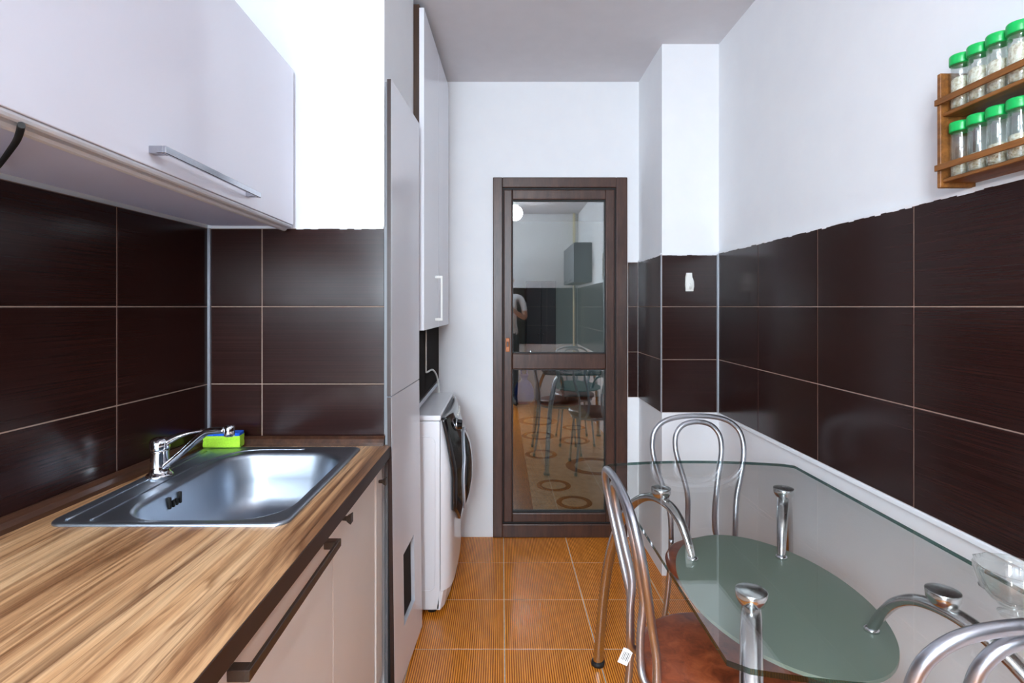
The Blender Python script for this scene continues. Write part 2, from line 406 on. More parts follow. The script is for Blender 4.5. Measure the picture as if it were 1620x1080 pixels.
# boxed pipe column in the far right corner
bm = B(); box(bm, 0.751+T, XR+T+0.01, YC+T, YB+0.01, -0.05, H+0.02); wc = struct('wall_column', bm, PLASTER, 'white boxed column with dark tiles between door and right wall')
tile_wall(wc, (0, YC+T), (1, 0), (0, -1), [0.757, 1.016], ZT[:3]+[1.516])
tile_wall(wc, (0.751+T, 0), (0, -1), (-1, 0), [-YB+0.012, -YC-0.004], ZT[:3]+[1.516])
for i, (x0, x1, y0, y1, z0, z1, m) in enumerate([(-0.943, -0.934, 1.722, YN+0.002, 0.86, 1.522, ALUTRIM), (-0.3765, -0.3715, 1.7245, YN+0.006, 0.86, 1.524, GREYP),
        (0.7505, 0.7565, 2.5285, 2.5345, 0.772, 1.516, ALUTRIM), (1.0145, 1.0205, 2.5275, 2.532, 0.772, 1.516, ALUTRIM)]):
    bm = B(); box(bm, x0, x1, y0, y1, z0, z1, 0.001, 1)
    struct('trim_%d' % (i+2), bm, m, ['metal strip in the inner corner of the niche tiles', 'metal strip at the outer edge of niche tiles', 'metal strip on the outer corner of the column tiles', 'metal strip between column tiles and right wall'][i])
# ragged plaster line on top of the tiles
def plaster_line(bm, O, U, Nn, u0, u1, z, th=0.0085):
    n = int(abs(u1-u0)/0.022)
    for i in range(n):
        a, b = u0+(u1-u0)*i/n, u0+(u1-u0)*(i+1)/n
        obox(bm, O, U, Nn, min(a, b), max(a, b), 0.0, th, z-0.002-random.random()*0.004, z+0.006)
bm = B(); plaster_line(bm, (XR+T, 0), (0, -1), (-1, 0), -YC+0.006, 1.2, 1.522); plaster_line(bm, (0, YC+T), (1, 0), (0, -1), 0.757, 1.016, 1.516)
plaster_line(bm, (0.751+T, 0), (0, -1), (-1, 0), -YB+0.012, -YC-0.004, 1.516); plaster_line(bm, (0, YN+T), (1, 0), (0, -1), -0.66, -0.38, 1.524)
struct('trim_6', bm, PLASTER, 'uneven white filler line along the top of the tiles')
bm = B(); box(bm, XR-0.004, XR+T+0.002, -1.2, YC+T, 0.757, 0.7725, 0.003); struct('trim_7', bm, PLASTER, 'white plaster ledge under the right wall tiles')
# rear wall behind the camera, with the balcony door that lets the daylight in
bm = B()
box(bm, -1.35, -1.08, YR-0.12, YR, -0.05, H+0.02); box(bm, -0.05, 1.15, YR-0.12, YR, -0.05, H+0.02); box(bm, -1.08, -0.05, YR-0.12, YR, 2.2, H+0.02); box(bm, -1.08, -0.05, YR-0.12, YR, -0.05, 0.06)
we = struct('wall_rear', bm, PLASTER, 'white wall behind the viewer with dark tile band')
tile_wall(we, (0, YR), (1, 0), (0, 1), [0.05, 0.21, 0.61, 1.01], ZT)
wd = thing('window_1', 'white balcony door with a large pane behind the viewer', None, (-0.565, YR-0.06, 0.06), kind='structure')
bm = B()
for a in ((-1.08, -1.02, 0.06, 2.2), (-0.11, -0.05, 0.06, 2.2), (-1.02, -0.11, 2.14, 2.2), (-1.02, -0.11, 0.06, 0.14), (-1.02, -0.11, 0.86, 0.93)):
    box(bm, a[0], a[1], YR-0.09, YR-0.03, a[2], a[3], 0.004)
part('window_frame', bm, WPLAST, wd)
for z0, z1 in ((0.14, 0.86), (0.93, 2.14)):
    bm = B(); box(bm, -1.02, -0.11, YR-0.064, YR-0.056, z0, z1); part('pane', bm, WGLASS, wd)

# ------------------------------------------------------------------ the glazed brown door
dr = thing('door_1', 'dark brown framed glazed door in the back wall', None, (0.324, YB, 0), kind='structure')
def frame(bm, x0, x1, z0, z1, l, r, b, t, y0, y1, bev=0.004):
    box(bm, x0, x0+l, y0, y1, z0, z1, bev); box(bm, x1-r, x1, y0, y1, z0, z1, bev)
    box(bm, x0+l-0.001, x1-r+0.001, y0, y1, z0, z0+b, bev); box(bm, x0+l-0.001, x1-r+0.001, y0, y1, z1-t, z1, bev)
bm = B(); frame(bm, -0.046, 0.694, 0.0, 1.982, 0.053, 0.062, 0.074, 0.056, YB-0.012, YB+0.06); part('door_frame', bm, DWOOD, dr)
bm = B(); frame(bm, 0.013, 0.626, 0.082, 1.916, 0.048, 0.050, 0.052, 0.056, YB-0.004, YB+0.05, 0.006); box(bm, 0.06, 0.577, YB-0.004, YB+0.05, 0.925, 1.012, 0.006)
sash = part('sash', bm, DWOOD, dr)
bm = B(); frame(bm, 0.005, 0.634, 0.072, 1.928, 0.010, 0.010, 0.012, 0.014, YB+0.004, YB+0.045, 0); part('gap_strip', bm, BLACKR, dr, 'black strip painted as the dark gap round the sash')  # shade in the gap between sash and frame, put in as black colour
for z0, z1 in ((0.134, 0.925), (1.012, 1.860)):
    bm = B(); box(bm, 0.060, 0.577, YB+0.018, YB+0.024, z0, z1); part('pane', bm, DGLASS, sash)
    bm = B(); frame(bm, 0.0605, 0.5765, z0, z1, 0.005, 0.005, 0.005, 0.005, YB+0.002, YB+0.017, 0); part('bead', bm, BLACKR, sash, 'black glazing bead')
bm = B(); box(bm, 0.024, 0.046, YB-0.014, YB-0.002, 1.022, 1.098, 0.003); lt = part('latch', bm, AMBER, dr, 'amber coloured latch plate')
bm = B(); box(bm, 0.029, 0.041, YB-0.019, YB-0.013, 1.05, 1.078, 0.002); part('latch_button', bm, DWOOD, lt)

# ------------------------------------------------------------------ room beyond the glass door
bm = B(); box(bm, -1.6, 3.0, YB+0.1, 7.9, -0.08, -0.002); struct('floor_2', bm, PARQ, 'dark parquet floor of the room beyond the glass door')
bm = B(); box(bm, -1.6, 3.0, 7.8, 7.9, 0, H); struct('wall_far', bm, FARWALL, 'far wall of the room beyond the glass door')
bm = B(); box(bm, -1.7, -1.6, YB+0.1, 7.9, 0, H); struct('wall_far_left', bm, FARWALL, 'left wall of the room beyond the glass door')
bm = B(); box(bm, 3.0, 3.1, YB+0.1, 7.9, 0, H); struct('wall_far_right', bm, FARWALL, 'right wall of the room beyond the glass door')
bm = B(); box(bm, -1.6, 3.0, YB+0.1, 7.9, H, H+0.1); struct('ceiling_2', bm, CEIL, 'ceiling of the room beyond the glass door')
bm = B(); box(bm, -1.6, -0.05, YB+0.1, YB+0.14, 0, H); box(bm, 0.7, 3.0, YB+0.1, YB+0.14, 0, H); box(bm, -0.05, 0.7, YB+0.1, YB+0.14, 2.0, H)
struct('wall_far_front', bm, FARWALL, 'reverse of the back wall, in the room beyond')
rg = thing('rug', 'beige rug with dark brown rings seen through the glass door', 'rug', (0.61, 5.1, 0))
bm = B(); box(bm, 0.2, 1.02, 3.32, 6.9, 0, 0.010, 0.003); part('pile', bm, RUG, rg)
for x, y, r in ((0.40, 5.93, 0.19), (0.36, 5.25, 0.14), (0.76, 5.6, 0.105), (0.69, 5.06, 0.125), (0.34, 4.59, 0.12), (0.74, 4.25, 0.20), (0.37, 3.79, 0.105), (0.47, 3.46, 0.10)):
    bm = B(); a = [[(x+q*math.cos(t*PI/16), y+q*math.sin(t*PI/16), z) for t in range(32)] for q, z in ((r*0.80, 0.009), (r*0.84, 0.014), (r*1.12, 0.014), (r*1.16, 0.009))]
    loft(bm, a, cap_last=False); part('ring', bm, RINGM, rg)
sd = thing('tall_cupboard', 'dark grey tall cupboard in the room beyond the glass door', 'cupboard', (0.53, 7.55, 0))
bm = B(); box(bm, 0.34, 0.74, 7.3, 7.79, 0.0, 1.62, 0.004); part('body', bm, GREYDARK, sd)
for a, b in ((0.345, 0.538), (0.542, 0.735)):
    bm = B(); box(bm, a, b, 7.28, 7.299, 0.08, 1.6, 0.003); d_ = part('cupboard_door', bm, GREYDARK, sd)
    bm = B(); xk = b-0.03 if a < 0.4 else a+0.03; lathe(bm, [(0.008, 0), (0.012, -0.015), (0, -0.02)], (xk, 7.28, 0.9), 12, 'Y'); part('knob', bm, SILVH, d_)
so = thing('ottoman', 'low teal ottoman against the far wall beyond the door', 'ottoman', (1.08, 7.45, 0))
bm = B(); box(bm, 0.84, 1.34, 7.2, 7.7, 0.06, 0.34, 0.02); part('base', bm, TEAL, so)
bm = B(); box(bm, 0.83, 1.35, 7.19, 7.71, 0.345, 0.44, 0.03, 3); part('cushion', bm, TEAL, so)
for x in (0.88, 1.30):
    for y in (7.24, 7.66):
        bm = B(); lathe(bm, [(0.018, 0), (0.022, 0.06)], (x, y, 0), 10); part('leg', bm, DWOOD, so)
bag = thing('plastic_bag', 'blue plastic bag on the floor in the room beyond', 'bag', (0.30, 6.95, 0))
bm = B(); lathe(bm, [(0.0, 0), (0.10, 0.0), (0.135, 0.08), (0.13, 0.18), (0.09, 0.27), (0.03, 0.31), (0.05, 0.36), (0.06, 0.38)], (0.30, 7.10, 0.0), 18)
for v in bm.verts: v.co += Vector((random.uniform(-.01, .01), random.uniform(-.01, .01), random.uniform(-.006, .006) if v.co.z > 0.02 else 0))
part('sack', bm, BLUEBAG, bag)
bm = B(); tube(bm, spline([(0.27, 7.1, 0.35), (0.26, 7.1, 0.43), (0.30, 7.1, 0.47), (0.34, 7.1, 0.43), (0.33, 7.1, 0.35)], 5), 0.008, 6); part('handle', bm, BLUEBAG, bag)

# ------------------------------------------------------------------ left wall cabinet
UC = Vector((-0.018, 1, 0)).normalized(); NC = Vector((UC.y, -UC.x, 0)); OC = (-0.6325, 0)   # front plane, a little out of square
cb = thing('wall_cabinet', 'white lift-up wall cabinet above the sink with bar handle', 'cabinet', (-0.8, 1.1, 1.529))
cf = lambda y: OC[0]-0.018*y
Z0, Z1 = 1.530, 2.025
bm = B(); cuboid(bm, [(lw(-0.3)+0.012,-0.3,Z0),(cf(-0.3)-0.02,-0.3,Z0),(cf(1.722)-0.02,1.722,Z0),(lw(1.722)+0.012,1.722,Z0),(lw(-0.3)+0.012,-0.3,Z1-0.002),(cf(-0.3)-0.02,-0.3,Z1-0.002),(cf(1.722)-0.02,1.722,Z1-0.002),(lw(1.722)+0.012,1.722,Z1-0.002)])
part('carcass', bm, LAVCAB, cb)
bm = B(); obox(bm, OC, UC, NC, -0.28, 0.672, -0.018, 0, Z0, Z1, 0.0015); part('flap_door', bm, WHITECAB, cb)
bm = B(); obox(bm, OC, UC, NC, 0.675, 1.716, -0.018, 0, Z0, Z1, 0.0015); fd = part('flap_door', bm, WHITECAB, cb)
def bar_handle(bm, O, U, Nn, u0, u1, n, z, w=0.012, h=0.014, drop=0.0):
    obox(bm, O, U, Nn, u0, u1, n-0.007, n, z-h/2, z+h/2, 0.001, 1)
    for u in (u0, u1-w*1.6):
        obox(bm, O, U, Nn, u, u+w*1.6, 0.0, n-0.006, z-h/2, z+h/2, 0.001, 1)
bm = B(); bar_handle(bm, OC, UC, NC, 0.99, 1.40, 0.032, 1.560); part('handle', bm, SILVH, fd)
# stepped light rail below the doors, with a row of little teeth
prof = [(-0.003, 0.0), (-0.003, -0.004), (-0.005, -0.008), (-0.009, -0.010), (-0.012, -0.009), (-0.0125, -0.003), (-0.018, -0.003), (-0.019, -0.012), (-0.023, -0.0165), (-0.029, -0.018), (-0.034, -0.0165), (-0.036, -0.012), (-0.0365, -0.006), (-0.043, -0.006), (-0.043, 0.0)]
bm = B(); pt = lambda u, n, z: (OC[0]+UC.x*u+NC.x*n, UC.y*u+NC.y*n, z)
loft(bm, [[pt(-0.28, n, Z0-0.001+z) for n, z in prof], [pt(1.712, n, Z0-0.001+z) for n, z in prof]], True, False)
ml = part('light_rail', bm, MOULD, cb, 'cream stepped moulding')
bm = B(); u = 0.55
while u < 1.70:
    obox(bm, OC, UC, NC, u, u+0.009, -0.050, -0.044, Z0-0.011, Z0-0.001); u += 0.016
part('teeth', bm, MOULD, ml, kind='stuff')
wr_ = B(); tube(wr_, spline([(-0.650, 0.728, 1.516), (-0.690, 0.766, 1.5085), (-0.78, 0.850, 1.513), (-0.90, 0.962, 1.522)], 6), 0.0045, 8)
o = part('power_cable', wr_, BLACKR); tag(o, 'thin black cable crossing under the left wall cabinet', 'cable')

# ------------------------------------------------------------------ worktop, base cabinets
XW = lambda y: -0.366+0.008*y          # front edge of the worktop
ZW = 0.83
wt = thing('worktop', 'walnut patterned kitchen worktop with dark front edge', 'worktop', (-0.66, 0.7, 0.795))
bm = B(); y0_, y1_ = -0.35, 1.722; hx0, hx1, hy0, hy1 = -0.905, -0.445, 1.085, 1.655
def wslab(bm, ya, yb, xa, xb):
    a = lambda f, y: f(y) if callable(f) else f
    cuboid(bm, [(a(xa, ya), ya, 0.795), (a(xb, ya), ya, 0.795), (a(xb, yb), yb, 0.795), (a(xa, yb), yb, 0.795), (a(xa, ya), ya, ZW), (a(xb, ya), ya, ZW), (a(xb, yb), yb, ZW), (a(xa, yb), yb, ZW)])
XL = lambda y: lw(y)+0.001
wslab(bm, y0_, hy0, XL, XW); wslab(bm, hy1, y1_, XL, XW); wslab(bm, hy0, hy1, XL, hx0); wslab(bm, hy0, hy1, hx1, XW)
part('slab', bm, WTOP, wt)
bm = B(); cuboid(bm, [(XW(y0_)+0.0002,y0_,0.795),(XW(y0_)+0.0022,y0_,0.795),(XW(y1_)+0.0022,y1_,0.795),(XW(y1_)+0.0002,y1_,0.795),(XW(y0_)+0.0002,y0_,ZW-0.001),(XW(y0_)+0.0022,y0_,ZW-0.001),(XW(y1_)+0.0022,y1_,ZW-0.001),(XW(y1_)+0.0002,y1_,ZW-0.001)])
part('edge_band', bm, DEDGE, wt, 'dark brown edge band')
UPW = wood('dark walnut upstand', [(0.3, lin(52, 30, 20)), (0.7, lin(88, 56, 38))], 40, 1.2, 40, 5, 0.4)
bm = B(); pr = [(0, 0), (0.024, 0), (0.024, 0.010), (0.018, 0.020), (0.006, 0.027), (0, 0.027)]
loft(bm, [[(XL(y)+a, y, ZW+b) for a, b in pr] for y in (y0_, 1.70, 1.722)], True, False)
up = part('upstand', bm, UPW, wt, 'dark walnut upstand along the left tiles')
bm = B(); loft(bm, [[(x, 1.722-a, ZW+b) for a, b in pr] for x in (-0.938, -0.372)], True, False)
part('upstand', bm, UPW, wt, 'dark walnut upstand along the niche tiles')

XF = -0.381
def base_cab(label, y0, y1, fronts, extra=None):
    t = thing('base_cabinet', label, 'cabinet', (-0.66, (y0+y1)/2, 0))
    bm = B()      # open-topped carcass of boards so the sink can hang inside it
    xb = -0.93
    box(bm, xb, XF-0.019, y0+0.001, y0+0.017, 0.10, 0.79); box(bm, xb, XF-0.019, y1-0.017, y1-0.001, 0.10, 0.79)
    box(bm, xb, XF-0.019, y0+0.017, y1-0.017, 0.10, 0.116); box(bm, xb, xb+0.006, y0+0.017, y1-0.017, 0.116, 0.79)
    part('carcass', bm, GREYCAB, t)
    bm = B(); box(bm, -0.46, -0.445, y0, y1, 0, 0.098); part('plinth', bm, DEDGE, t)
    return t
c1 = base_cab('cream base cabinet under sink and worktop, long bar handle and knob', 0.42, 1.617, None)
bm = B(); box(bm, XF-0.018, XF, 0.422, 1.2145, 0.11, 0.788, 0.0015); f1 = part('cabinet_door', bm, CREAM, c1)
bm = B(); bar_handle(bm, (XF, 0), (0, 1), (1, 0), 0.745, 1.172, 0.032, 0.757, 0.012, 0.017); part('handle', bm, DARKH, f1, 'dark nickel bar handle')
bm = B(); box(bm, XF-0.018, XF, 1.219, 1.615, 0.11, 0.788, 0.0015); f2 = part('cabinet_door', bm, CREAM, c1)
def knob(bm, x, y, z):
    cuboid(bm, [(x, y-0.004, z-0.004), (x+0.014, y-0.005, z-0.005), (x+0.014, y+0.005, z-0.005), (x, y+0.004, z-0.004), (x, y-0.004, z+0.004), (x+0.014, y-0.005, z+0.005), (x+0.014, y+0.005, z+0.005), (x, y+0.004, z+0.004)], 0.001, 1)
    cuboid(bm, [(x+0.012, y-0.006, z-0.006), (x+0.024, y-0.012, z-0.012), (x+0.024, y+0.012, z-0.012), (x+0.012, y+0.006, z-0.006), (x+0.012, y-0.006, z+0.006), (x+0.024, y-0.012, z+0.012), (x+0.024, y+0.012, z+0.012), (x+0.012, y+0.006, z+0.006)], 0.002, 2)
bm = B(); knob(bm, XF, 1.285, 0.764); part('knob', bm, DARKH, f2, 'dark square knob')
c3 = thing('base_cabinet', 'narrow cream pull-out beside the tall cupboard at the worktop end', 'cabinet', (-0.6, 1.66, 0))
bm = B(); box(bm, -0.93, XF-0.014, 1.6185, 1.700, 0.10, 0.79, 0.002); part('carcass', bm, CREAM, c3)
bm = B(); box(bm, XF-0.013, XF+0.004, 1.622, 1.698, 0.11, 0.787, 0.0015); f3 = part('drawer_front', bm, CREAM, c3)
bm = B(); knob(bm, XF+0.004, 1.652, 0.733); part('knob', bm, DARKH, f3)
bm = B(); box(bm, -0.46, -0.445, 1.6185, 1.70, 0, 0.0985); part('plinth', bm, DEDGE, c3)
c4 = thing('base_cabinet', 'cream base cabinet under the near end of the worktop', 'cabinet', (-0.66, 0.03, 0))
bm = B(); box(bm, -0.97, XF-0.019, -0.34, 0.418, 0.10, 0.79); part('carcass', bm, GREYCAB, c4)
bm = B(); box(bm, XF-0.018, XF, -0.338, 0.4165, 0.11, 0.788, 0.0015); part('cabinet_door', bm, CREAM, c4)
bm = B(); box(bm, -0.46, -0.445, -0.34, 0.418, 0, 0.0985); part('plinth', bm, DEDGE, c4)

# ------------------------------------------------------------------ sink, mixer tap, sponge
sk = thing('sink', 'stainless steel inset sink in the walnut worktop', 'sink', (-0.67, 1.37, ZW))
bm = B(); RN = 7
def ring(x0, x1, y0, y1, r, z): return [(x, y, z) for x, y in rrect(x0, x1, y0, y1, r, RN)]
X0, X1, Y0, Y1 = -0.915, -0.431, 1.073, 1.666
bx0, bx1, by0, by1 = -0.805, -0.455, 1.098, 1.610
loops = [ring(X0, X1, Y0, Y1, 0.03, ZW+0.0004), ring(X0, X1, Y0, Y1, 0.03, ZW+0.004), ring(X0+0.003, X1-0.003, Y0+0.003, Y1-0.003, 0.028, ZW+0.0068),
         ring(X0+0.010, X1-0.010, Y0+0.010, Y1-0.010, 0.026, ZW+0.0068), ring(X0+0.013, X1-0.013, Y0+0.012, Y1-0.013, 0.03, ZW+0.0045)]
for dx, z, r in ((-0.004, 0.0045, 0.105), (0.0, 0.0035, 0.105), (0.004, 0.0, 0.103), (0.007, -0.008, 0.102), (0.014, -0.07, 0.100), (0.022, -0.115, 0.098), (0.034, -0.143, 0.092), (0.055, -0.158, 0.08), (0.08, -0.163, 0.06), (0.12, -0.166, 0.03)):
    loops.append(ring(bx0+dx, bx1-dx, by0+dx, by1-dx, r, ZW+z))
loft(bm, loops)
part('basin', bm, STEEL, sk, recalc=True)
bm = B()
tube(bm, spline([(-0.889, 1.10, ZW+0.004), (-0.889, 1.3, ZW+0.0048), (-0.889, 1.62, ZW+0.004)], 6), [(0.004, 0.003)]*13, 8, ref=(1, 0, 0)); part('deck_ridge', bm, STEEL, sk)
bm = B()
tube(bm, spline([(-0.838, 1.098, ZW+0.004), (-0.838, 1.2, ZW+0.0048), (-0.836, 1.46, ZW+0.0048), (-0.81, 1.57, ZW+0.0048), (-0.75, 1.633, ZW+0.004), (-0.60, 1.640, ZW+0.004)], 6), [(0.0035, 0.0028)]*31, 8); part('deck_ridge', bm, STEEL, sk)
for i in range(4):
    bm = B(); y = 1.285+i*0.014; box(bm, bx0+0.006, bx0+0.0155, y-0.0028, y+0.0028, ZW-0.044, ZW-0.016-(0.012 if i in (1, 2) else 0), 0.001, 1); part('overflow_slot', bm, HOLESHADE, sk, 'dark block painted as a shaded overflow slot')  # solid dark blocks; the shade inside the slots is in their colour
bm = B(); lathe(bm, [(0.045, 0.001), (0.045, 0.003), (0.036, 0.003), (0.033, -0.001), (0.012, 0.0), (0.010, 0.008), (0.0, 0.009)], (-0.63, 1.354, ZW-0.1655), 24); part('drain', bm, CHROME, sk)
# mixer tap
fx, fy = -0.876, 1.378
tp = thing('mixer_tap', 'chrome single lever mixer tap on the sink deck', 'tap', (fx, fy, ZW+0.005))
bm = B(); zb = ZW+0.0045
lathe(bm, [(0.0, 0), (0.031, 0), (0.032, 0.004), (0.029, 0.009), (0.026, 0.011), (0.023, 0.016), (0.0215, 0.03), (0.0205, 0.062), (0.0215, 0.066), (0.0225, 0.070)], (fx, fy, zb), 28); part('body', bm, CHROME, tp)
bm = B(); lathe(bm, [(0.0225, 0.0705), (0.0235, 0.074), (0.0235, 0.086), (0.021, 0.095), (0.014, 0.100), (0.0, 0.102)], (fx, fy, zb), 28)
ld = Vector((0.86, 0.51, 0)).normalized()
lp = [Vector((fx, fy, zb+0.084))+ld*d+Vector((0, 0, h)) for d, h in ((0.0, 0.0), (0.02, 0.006), (0.04, 0.015), (0.065, 0.021), (0.09, 0.023), (0.102, 0.023))]
tube(bm, lp, [(0.018, 0.011), (0.018, 0.010), (0.0145, 0.0075), (0.012, 0.0045), (0.011, 0.0035), (0.008, 0.003)], 14, ref=(-ld.y, ld.x, 0)); part('lever', bm, CHROME, tp)
bm = B()
sp = spline([(fx+0.010, fy-0.002, zb+0.022), (fx+0.045, fy-0.005, zb+0.050), (fx+0.090, fy-0.008, zb+0.088), (fx+0.122, fy-0.011, zb+0.114), (fx+0.142, fy-0.013, zb+0.1205), (fx+0.178, fy-0.016, zb+0.123)], 5)
tube(bm, sp, [(0.0125, 0.0085)]*len(sp), 14, ref=(0, 1, 0)); spo = part('spout', bm, CHROME, tp)
bm = B(); lathe(bm, [(0.0, -0.012), (0.0115, -0.012), (0.0125, -0.010), (0.0125, 0.012), (0.010, 0.015), (0.0, 0.016)], (fx+0.187, fy-0.0165, zb+0.1195), 18); part('aerator', bm, CHROME, spo)
# sponge
sg = thing('sponge', 'lime green sponge with blue scouring side behind the tap', 'sponge', (-0.865, 1.684, ZW))
bm = B(); pf = [(0, 0), (0.026, 0), (0.030, 0.004), (0.029, 0.012), (0.026, 0.018), (0.029, 0.024), (0.030, 0.036), (0, 0.036)]
pf = [(-0.018, 0), (0.018, 0), (0.0215, 0.005), (0.021, 0.013), (0.0175, 0.019), (0.021, 0.025), (0.0215, 0.036), (-0.0215, 0.036), (-0.021, 0.025), (-0.0175, 0.019), (-0.021, 0.013), (-0.0215, 0.005)]
cs, sn = math.cos(0.12), math.sin(0.12)
pos = lambda u, v, z: (-0.862+u*cs-v*sn, 1.669+u*sn*0.18+v, ZW+0.0073+z)
loft(bm, [[pos(u, a*s, b) for a, b in pf] for u, s in ((-0.057, 0.9), (-0.054, 1), (0.054, 1), (0.057, 0.9))], True)
bm.faces.new([v for v in bm.verts][:len(pf)]); part('foam', bm, SPGREEN, sg)
bm = B(); loft(bm, [[pos(u, v, z) for u, v in rrect(-0.056, 0.056, -0.0212, 0.0212, 0.004, 3)] for z in (0.0362, 0.0445)], True, False)
part('scourer', bm, SPBLUE, sg, 'blue scouring layer')

# ------------------------------------------------------------------ tall cupboard doors on the pier
tc = thing('larder_cupboard', 'tall narrow white cupboard with dark door edges beside the worktop', 'cupboard', (-0.36, 1.9, 0))
Ut = Vector((SK, 1, 0)).normalized(); Nt = Vector((Ut.y, -Ut.x, 0)); Ot = (-0.348-SK*1.70, 0)
bm = B(); obox(bm, Ot, Ut, Nt, 1.712*k, 2.11*k, -0.023, -0.0145, 0.0, 1.985); part('side_panel', bm, GREYP, tc, 'grey edge of the side panel')
def shear(bm, z1, amt):
    for v in bm.verts:
        if v.co.z < z1: v.co.x += amt*(z1-v.co.z)/z1
bm = B(); obox(bm, Ot, Ut, Nt, 1.70*k, 2.112*k, -0.013, 0, 0.987, 1.990, 0); du = part('cupboard_door', bm, GREYCAB, tc)
bm = B(); obox(bm, Ot, Ut, Nt, 1.6992*k, 1.6998*k, -0.0135, -0.0005, 0.987, 1.990, 0); part('edge_band', bm, DEDGE, du, 'dark brown edge band')
bm = B(); ua, ub, uc, ud = 1.70*k, 1.826*k, 1.992*k, 2.112*k; za, zb_, zc, zd = 0.015, 0.182, 0.428, 0.983
for a in ((ua, ub, za, zd), (uc, ud, za, zd), (ub, uc, za, zb_), (ub, uc, zc, zd)): obox(bm, Ot, Ut, Nt, a[0], a[1], -0.013, 0, a[2], a[3])
bmesh.ops.remove_doubles(bm, verts=bm.verts, dist=1e-5)
shear(bm, 0.983, 0.012); dl = part('cupboard_door', bm, GREYCAB, tc)
bm = B(); obox(bm, Ot, Ut, Nt, 1.6992*k, 1.6998*k, -0.0135, -0.0005, 0.015, 0.983, 0); shear(bm, 0.983, 0.012); part('edge_band', bm, DEDGE, dl, 'dark brown edge band')
bm = B(); w_ = 0.0012
for a in ((ub, ub+w_, zb_, zc), (uc-w_, uc, zb_, zc), (ub+w_, uc-w_, zb_, zb_+w_), (ub+w_, uc-w_, zc-w_, zc)): obox(bm, Ot, Ut, Nt, a[0], a[1], -0.0135, 0.0004, a[2], a[3])
shear(bm, 0.983, 0.012); part('vent_lining', bm, MOULD, dl, 'cream lining of the cut-out')
bm = B(); obox(bm, Ot, Ut, Nt, ub+0.01, uc-0.01, -0.0142, -0.0120, zb_+0.005, zc-0.005); shear(bm, 0.983, 0.012); part('vent_shade', bm, HOLESHADE, dl, 'painted recess shade behind the cut-out')  # flat dark sheet; the shade inside the cut-out is painted
bm = B(); obox(bm, Ot, Ut, Nt, 1.71*k, 2.10*k, -0.012, -0.004, 0.0, 0.0145); part('plinth', bm, DEDGE, tc)

# ------------------------------------------------------------------ wall cabinet over the washing machine
c5 = thing('wall_cabinet', 'tall pale wall cabinet above the washing machine near the ceiling', 'cabinet', (-0.5, 2.55, 1.175))
U5 = Vector((0.03, 1, 0)).normalized(); N5 = Vector((U5.y, -U5.x, 0)); O5 = (-0.31-0.03*2.16, 0)
bm = B(); cuboid(bm, [(-0.90,2.168,1.172),(-0.331,2.168,1.172),(-0.308,2.935,1.172),(-0.90,2.935,1.172),(-0.90,2.168,2.49),(-0.331,2.168,2.49),(-0.308,2.935,2.49),(-0.90,2.935,2.49)]); part('carcass', bm, DWOODH, c5)
doors5 = []
for a, b in ((2.160, 2.552), (2.555, 2.93)):
    bm = B(); obox(bm, O5, U5, N5, a, b, -0.020, 0, 1.1745, 2.472, 0.0015); doors5.append(part('cabinet_door', bm, GREYCAB, c5))
bm = B()
obox(bm, O5, U5, N5, 2.447, 2.459, 0.026, 0.034, 1.206, 1.411, 0.001, 1)
for z in (1.206, 1.399): obox(bm, O5, U5, N5, 2.447, 2.459, 0, 0.027, z, z+0.012, 0.001, 1)
part('handle', bm, WPLAST, doors5[0], 'pale upright bar handle')

# ------------------------------------------------------------------ washing machine
wm = thing('washing_machine', 'white front loading washing machine with black curved door', 'washing machine', (-0.5, 2.51, 0))
ya, yb = 2.213, 2.813
bm = B(); box(bm, -0.84, -0.252, ya, yb, 0.02, 0.797, 0.006)
part('cabinet_body', bm, WHITEP, wm)
bm = B()
tube(bm, [(p[0], ya-0.0005, p[1]) for p in rrect(-0.62, -0.272, 0.10, 0.735, 0.03, 6)], 0.0018, 6, closed=True); part('pressed_panel', bm, WHITEP, wm)
bm = B(); box(bm, -0.84, -0.249, ya-0.002, yb+0.002, 0.799, 0.822, 0.006, 3); part('top_panel', bm, WHITEP, wm)
# front panel: leans back towards the top, bowed slightly forward, round shoulders
Xp = lambda z: -0.204-0.040*max(0, (z-0.58)/0.235)**1.5
bm = B(); NY, NZ = 20, 18
def fx_front(y, z):
    t = min(1, abs((y-2.513)/0.3))
    return -0.2505+(Xp(z)-0.004+0.2505)*(1-t**9)**0.6+0.010*(1-t*t)*(1-max(0, (z-0.58)/0.235))
g0 = [[bm.verts.new((fx_front(ya+(yb-ya)*(0.5-0.5*math.cos(PI*i/NY)), 0.10+0.70*j/NZ), ya+(yb-ya)*(0.5-0.5*math.cos(PI*i/NY)), 0.10+0.70*j/NZ)) for i in range(NY+1)] for j in range(NZ+1)]
for j in range(NZ):
    for i in range(NY):
        f = bm.faces.new((g0[j][i], g0[j][i+1], g0[j+1][i+1], g0[j+1][i])); f.smooth = True
part('front_panel', bm, WHITEP, wm)
bm = B(); loft(bm, [[(x-dx, y, z) for x, y in [(-0.252, ya), (-0.238, ya), (-0.224, ya+0.04), (-0.21, ya+0.15), (-0.204, 2.513), (-0.21, yb-0.15), (-0.224, yb-0.04), (-0.238, yb), (-0.252, yb)]] for z, dx in ((0.022, 0.014), (0.0995, 0.001))], True, False)
part('kick_plate', bm, WHITEP, wm)
for y in (ya+0.04, yb-0.04):
    for x in (-0.29, -0.79):
        bm = B(); lathe(bm, [(0.02, 0), (0.02, 0.012), (0.012, 0.021)], (x, y, 0), 12); part('foot', bm, BLACKR, wm)
